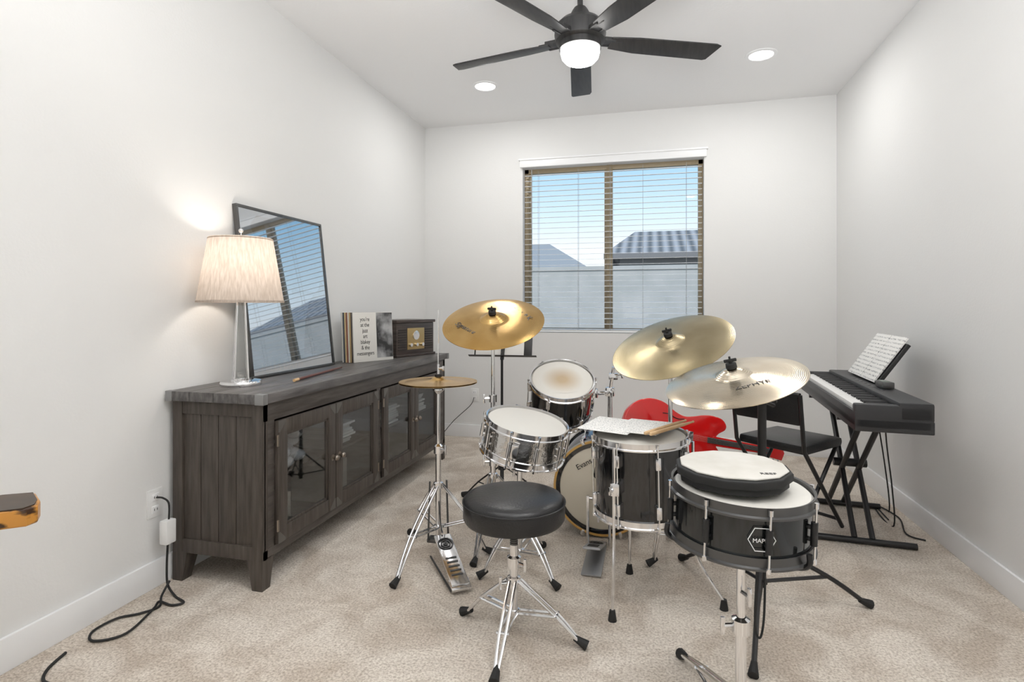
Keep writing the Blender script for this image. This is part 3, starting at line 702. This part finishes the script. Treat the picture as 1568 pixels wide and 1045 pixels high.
# ------------------------------------------------------------------ electric guitar on stand
a=V(-.16,3.52,.470); e=V(.82,3.98,.245); ax=(e-a).normalized(); n=V(.25,-.9,.28)
P=E('electric_guitar',(.15,3.72,.4)); Mg=frame(a,n-ax*n.dot(ax),ax)
half=[(0,.0),(.004,.05),(.02,.11),(.06,.165),(.11,.195),(.16,.20),(.21,.185),(.26,.145),(.31,.125),(.36,.135),(.41,.153),(.46,.160),(.51,.150),(.535,.115),(.53,.082),(.50,.055),(.485,.035)]
KU=1.34
half=[(u*KU,v_) for u,v_ in half]
sp=[ (p.x,p.y) for p in spline([(u,v_,0) for u,v_ in half],4)]
o2=sp+[(u,-v_) for u,v_ in reversed(sp[1:])]
G().prism(o2,-.048,0,Mg,.008).out(P,'body',M_red)
G().prism([(.62,-.030),(.62,.030),(1.03,.024),(1.03,-.024)],-.018,.004,Mg,.003).out(P,'neck',M_red)
G().prism([(.58,-.018),(.58,.018),(1.03,.014),(1.03,-.014)],.004,.010,Mg).out(P,'fretboard',M_blk)
G().prism([(1.02,-.022),(1.02,.022),(1.05,.04),(1.13,.048),(1.15,.0),(1.13,-.048),(1.05,-.04)],-.014,.002,Mg,.003).out(P,'headstock',M_red)
g=G(); g.box((.46,0,.004),(.035,.07,.008),Mg,.002).box((.32,0,.004),(.035,.07,.008),Mg,.002).box((.20,0,.006),(.015,.08,.012),Mg,.002).box((.12,0,.005),(.02,.09,.008),Mg,.002)
for k in range(2):
    for s in (-1,1): g.cyl((1.07+.035*k,s*.045,-.006),(1.07+.035*k,s*.065,-.006),.006,seg=8,M=Mg)
for k in range(6): g.cyl((.12,-.02+.008*k,.014),(1.03,-.010+.004*k,.012),.0006,seg=4,M=Mg)
g.out(P,'hardware',M_chrome)
g=G()
for s in (-1,1): g.tube([V(.26,s*.12,.001),V(.30,s*.12,.001),V(.36,s*.10,.001),V(.41,s*.105,.001)],.003,6,M=Mg)
g.out(P,'f_holes',M_blk)
g=G()
for u_,v_ in ((.16,-.215),(.56,-.175)):
    q=Mg@V(u_,0,-.06); b0=V(q.x-.02,q.y+.06,0)
    g.tube([Mg@V(u_,v_,.02),Mg@V(u_,v_,-.06),b0+V(0,0,.02)],.008,8)
    g.cyl(b0+V(0,0,.02),V(q.x-.08,q.y-.18,.012),.008); g.cyl(b0+V(0,0,.02),V(q.x+.06,q.y+.22,.012),.008); g.cyl(b0+V(0,0,.02),q,.008)
g.out(P,'guitar_stand',M_blk)

# ------------------------------------------------------------------ chair
ox,oy=.75,3.36
P=E('padded_folding_chair',(ox,oy,0))
Mch=T(ox,oy,0)@R(48,'Z')
G().box((0,0,.470),(.38,.38,.05),Mch,.02).out(P,'seat',M_vinyl)
G().box((0,0,.0),(.03,.36,.17),Mch@T(-.225,0,.685)@R(-8,'Y'),.012).out(P,'backrest',M_vinyl)
g=G()
for s in (-1,1):
    g.tube([Mch@V(-.245,s*.19,.76),Mch@V(-.205,s*.19,.47),Mch@V(.18,s*.19,.011)],.011,8,False)
    g.tube([Mch@V(.17,s*.165,.45),Mch@V(-.02,s*.165,.25),Mch@V(-.22,s*.165,.011)],.011,8,False)
g.cyl(Mch@V(.14,-.19,.06),Mch@V(.14,.19,.06),.009); g.cyl(Mch@V(-.19,-.165,.05),Mch@V(-.19,.165,.05),.009); g.cyl(Mch@V(-.245,-.19,.76),Mch@V(-.245,.19,.76),.011)
g.out(P,'frame',M_blk)

# ------------------------------------------------------------------ digital piano
O=V(.835,2.62,0); dr=V(.078,.997,0).normalized(); wd=V(dr.y,-dr.x,0)
Mk=frame(O,(0,0,1),dr)
Mk=Mk@Matrix.Diagonal((1,-1,1,1))
P=E('digital_piano',(1.0,3.25,.66))
Lk,Wk=1.30,.285
M_pb=pbr('piano_body',(.022,.022,.024),.42)
g=G(); g.bx(0,Lk,0,Wk,.680,.735,.006,Mk).bx(0,Lk,.160,Wk,.73,.808,.010,Mk).bx(0,.045,0,Wk*.98,.69,.795,.010,Mk).bx(Lk-.045,Lk,0,Wk*.98,.69,.795,.010,Mk).bx(0,Lk,0,.012,.70,.762,.004,Mk)
g.out(P,'body',M_pb)
g=G(); n=52; kw=(Lk-.09)/n
for i in range(n): g.bx(.045+i*kw+.0006,.045+(i+1)*kw-.0006,.014,.158,.75,.780,.0012,Mk)
g.out(P,'white_keys',pbr('ivory',(.86,.85,.83),.25))
g=G()
for i in range(n-1):
    if i%7 in (0,1,3,4,5): g.bx(.045+(i+1)*kw-.005,.045+(i+1)*kw+.005,.065,.158,.778,.790,.002,Mk)
g.out(P,'black_keys',M_blk)
g=G()
for i in range(8): g.bx(.35+i*.07,.38+i*.07,.19,.202,.807,.810,.001,Mk)
g.out(P,'buttons',M_dsteel)
# stand
P=E('keyboard_stand',(1.02,3.4,0))
g=G()
for w in (.13,.21):
    off=wd*w
    def q(l,z): v_=O+dr*l+off; return V(v_.x,v_.y,z)
    g.cyl(q(.56,.03),q(1.12,.660),.014,seg=10); g.cyl(q(1.15,.03),q(.42,.660),.014,seg=10)
for l,w0,w1 in ((.56,-.05,.40),(1.15,-.0,.40)): 
    p=O+dr*l; a=p+wd*w0+V(0,0,.018); b_=p+wd*w1+V(0,0,.018); g.cyl(a,b_,.016,seg=12)
for l in (.42,1.12):
    p=O+dr*l; a=p+wd*(.02)+V(0,0,.664); b_=p+wd*.28+V(0,0,.664); g.cyl(a,b_,.015,seg=12)
p=O+dr*.83; g.cyl(p+wd*.09+V(0,0,.345),p+wd*.25+V(0,0,.345),.022,seg=14)
g.out(P,'x_frame',M_blk)
# music book on rest
P=E('music_book',(1.15,3.4,.81))
bb=O+dr*.60+wd*.225; bb.z=.815
upv=(wd*.15+V(0,0,.225)).normalized(); nrm=dr.cross(upv); 
if nrm.dot(V(-1,0,0))<0: nrm=-nrm
Mbk=frame(bb,nrm,-dr); 
if (Mbk@V(0,1,0)-bb).z<0: Mbk=Mbk@R(180,'Z')
s0=1 if (Mbk@V(1,0,0)-bb).dot(dr)>0 else -1
G().bx(s0*.0,s0*.53,.012,.25,-.03,-.012,.003).out(P,'music_rest',M_blk,Mbk)
G().bx(s0*.02,s0*.255,.003,.28,-.008,.002,.002).bx(s0*.257,s0*.51,.003,.28,-.008,.004,.002).out(P,'pages',M_sheet,Mbk)
P=E('metronome',(1.08,2.95,.81)); pm=O+dr*.46+wd*.235
G().box((pm.x,pm.y,.826),(.05,.10,.032),I4,.006).out(P,'body',M_dsteel)
G().box((pm.x-.005,pm.y,.843),(.03,.06,.003),I4).out(P,'display',pbr('lcd',(.25,.28,.25),.3))

# cables by keyboard
P=E('power_cables',(1.2,3.6,0))
g=G(); g.tube([(1.26,3.5,.72),(1.29,3.55,.45),(1.30,3.5,.2),(1.29,3.45,.01),(1.28,3.6,.006),(1.32,3.8,.006),(1.37,3.6,.006),(1.31,3.35,.006),(1.37,3.28,.006)],.004,6)
g.tube([(1.27,3.7,.72),(1.34,3.72,.3),(1.36,3.7,.01),(1.32,3.75,.006),(1.30,3.55,.006)],.004,6); g.out(P,'cables',M_rub)
P=E('outlet_cord',(-1.6,4.8,.2))
G().tube([(-1.574,4.905,.37),(-1.60,4.87,.30),(-1.75,4.85,.16),(-1.85,4.7,.02),(-1.9,4.5,.006)],.003,6).out(P,'cord',M_rub)

# cord and adapter on the left
P=E('power_cord',(-1.95,1.8,0))
G().tube([(-2.052,1.955,.385),(-2.02,1.955,.385),(-2.0,1.965,.36),(-1.995,1.96,.29)],.004,8).tube([(-1.995,1.955,.20),(-1.99,1.945,.10),(-1.975,1.935,.03),(-1.90,1.90,.007),(-1.83,1.87,.007),(-1.86,1.84,.007),(-1.93,1.85,.007),(-1.90,1.79,.010),(-1.86,1.64,.007),(-1.93,1.575,.007),(-1.99,1.62,.007),(-1.985,1.71,.007),(-1.93,1.76,.007),(-1.90,1.82,.007),(-1.95,1.88,.012),(-1.96,1.93,.05)],.0045,8).out(P,'cord',M_rub)
G().box((-1.995,1.955,.245),(.04,.05,.10),R(0,'X'),.006).out(P,'adapter',M_white)
P=E('floor_cable',(-1.9,1.4,0))
G().tube([(-1.96,1.50,.006),(-1.93,1.42,.006),(-1.88,1.37,.006),(-1.80,1.36,.006),(-1.70,1.34,.006)],.005,8).out(P,'cable',M_rub)

# live edge side table corner
P=E('live_edge_side_table',(-1.7,.95,0))
le=pbr('live_edge_wood',(.60,.27,.05),.3,col2=(.05,.022,.010),nscale=9,stretch=(1.5,1.5,4),lo=.50,hi=.60)
o2=[(-1.616,1.071),(-1.575,1.105),(-1.578,1.135),(-1.61,1.165),(-1.683,1.206),(-1.756,1.170),(-1.84,1.05),(-1.98,.80),(-1.96,.66),(-1.86,.60),(-1.78,.74)]
G().prism(o2,.628,.676,I4,.006).out(P,'slab',le)
G().prism([(x+(.008 if x<-1.7 else -.006),y-.004) for x,y in o2],.676,.6785,I4).out(P,'dark_top',pbr('ebonised',(.03,.022,.018),.4,col2=(.08,.05,.03),nscale=8))
g=G()
for x,y in ((-1.80,.98),(-1.93,.79),(-1.84,.70),(-1.72,.90)): g.cyl((x,y,.635),(x,y,.0),.012)
g.out(P,'legs',M_blk)

# ------------------------------------------------------------------ exterior
G().bx(-30,30,YB+.16,60,-.3,-.15).out(None,'yard_ground',pbr('gravel',(.40,.36,.31),.9))
G().bx(-14,12,9.0,9.2,-.15,1.84).bx(-14,12,8.98,9.22,1.80,1.86).out(None,'yard_wall',pbr('block_wall',(.40,.41,.39),.85,col2=(.46,.46,.44),nscale=3))
def house(name,x0,x1,y0,y1,ze,zr,wallc,roofc,hip=1.2):
    P=E(name,((x0+x1)/2,y0,0))
    G().bx(x0,x1,y0,y1,-.15,ze).out(P,'walls',pbr(name+'_stucco',wallc,.85))
    e=.35; ym=(y0+y1)/2
    vs=[(x0-e,y0-e,ze),(x1+e,y0-e,ze),(x1+e,y1+e,ze),(x0-e,y1+e,ze),(x0+hip,ym,zr),(x1-hip,ym,zr)]
    G().add(vs,[[0,1,5,4],[1,2,5],[2,3,4,5],[3,0,4],[0,1,2,3]]).out(P,'roof',roofc)
    G().add([(v[0],v[1],v[2]-.12) for v in vs[:4]]+vs[:4],[[0,1,5,4],[1,2,6,5],[2,3,7,6],[3,0,4,7]]).out(P,'fascia',pbr('fascia',(.22,.215,.21),.7))
    return P
m,nt,b=newmat('roof_tile'); M_tile=m
tc=nt.nodes.new('ShaderNodeTexCoord'); w=nt.nodes.new('ShaderNodeTexWave'); w.bands_direction='X'; w.inputs['Scale'].default_value=1.3; r=nt.nodes.new('ShaderNodeValToRGB')
r.color_ramp.elements[0].color=(.12,.125,.12,1); r.color_ramp.elements[1].color=(.36,.36,.35,1)
nt.links.new(tc.outputs['Object'],w.inputs['Vector']); nt.links.new(w.outputs['Fac'],r.inputs[0]); nt.links.new(r.outputs[0],b.inputs['Base Color']); b.inputs['Roughness'].default_value=.8
house('neighbour_house',-8.0,-1.85,14,18,2.2,3.05,(.30,.305,.30),pbr('shingle',(.30,.31,.30),.8),1.0)
house('neighbour_house',-.7,6.5,13.5,17.5,2.45,3.25,(.32,.32,.31),M_tile,.3)

# ------------------------------------------------------------------ light
w=bpy.data.worlds.new('sky'); scene.world=w; w.use_nodes=True; nt=w.node_tree; bg=nt.nodes['Background']
tc=nt.nodes.new('ShaderNodeTexCoord'); sx=nt.nodes.new('ShaderNodeSeparateXYZ'); r=nt.nodes.new('ShaderNodeValToRGB')
e=r.color_ramp.elements; e[0].position=.0; e[0].color=(.35,.36,.36,1); e[1].position=1; e[1].color=(.08,.17,.38,1)
for p,c_ in ((.10,(.42,.45,.47)),(.17,(.30,.39,.45)),(.26,(.16,.29,.41))):
    k=e.new(p); k.color=(*c_,1)
nt.links.new(tc.outputs['Generated'],sx.inputs[0]); nt.links.new(sx.outputs['Z'],r.inputs[0]); nt.links.new(r.outputs[0],bg.inputs[0]); bg.inputs[1].default_value=2.5
L=bpy.data.lights.new('sun','SUN'); L.energy=3.4; L.angle=.02; L.color=(1,.96,.9)
o=bpy.data.objects.new('sun',L); o.rotation_euler=(math.radians(45),0,math.radians(-35)); coll.objects.link(o)
# added fill light behind the camera, aimed up at the ceiling for even brightness
arealight('fill_light',(-.1,-.5,1.25),(math.radians(180-38),0,math.radians(-8)),.8,66,(.985,.99,1),'SQUARE',110)

# ------------------------------------------------------------------ camera
cam=bpy.data.cameras.new('camera'); cam.sensor_width=36; cam.lens=36*854/1568; cam.shift_y=-51.5/1568; cam.clip_start=.05
o=bpy.data.objects.new('camera',cam); o.location=(0,0,1.2); o.rotation_euler=(math.radians(90),0,math.radians(13.9)); coll.objects.link(o); scene.camera=o
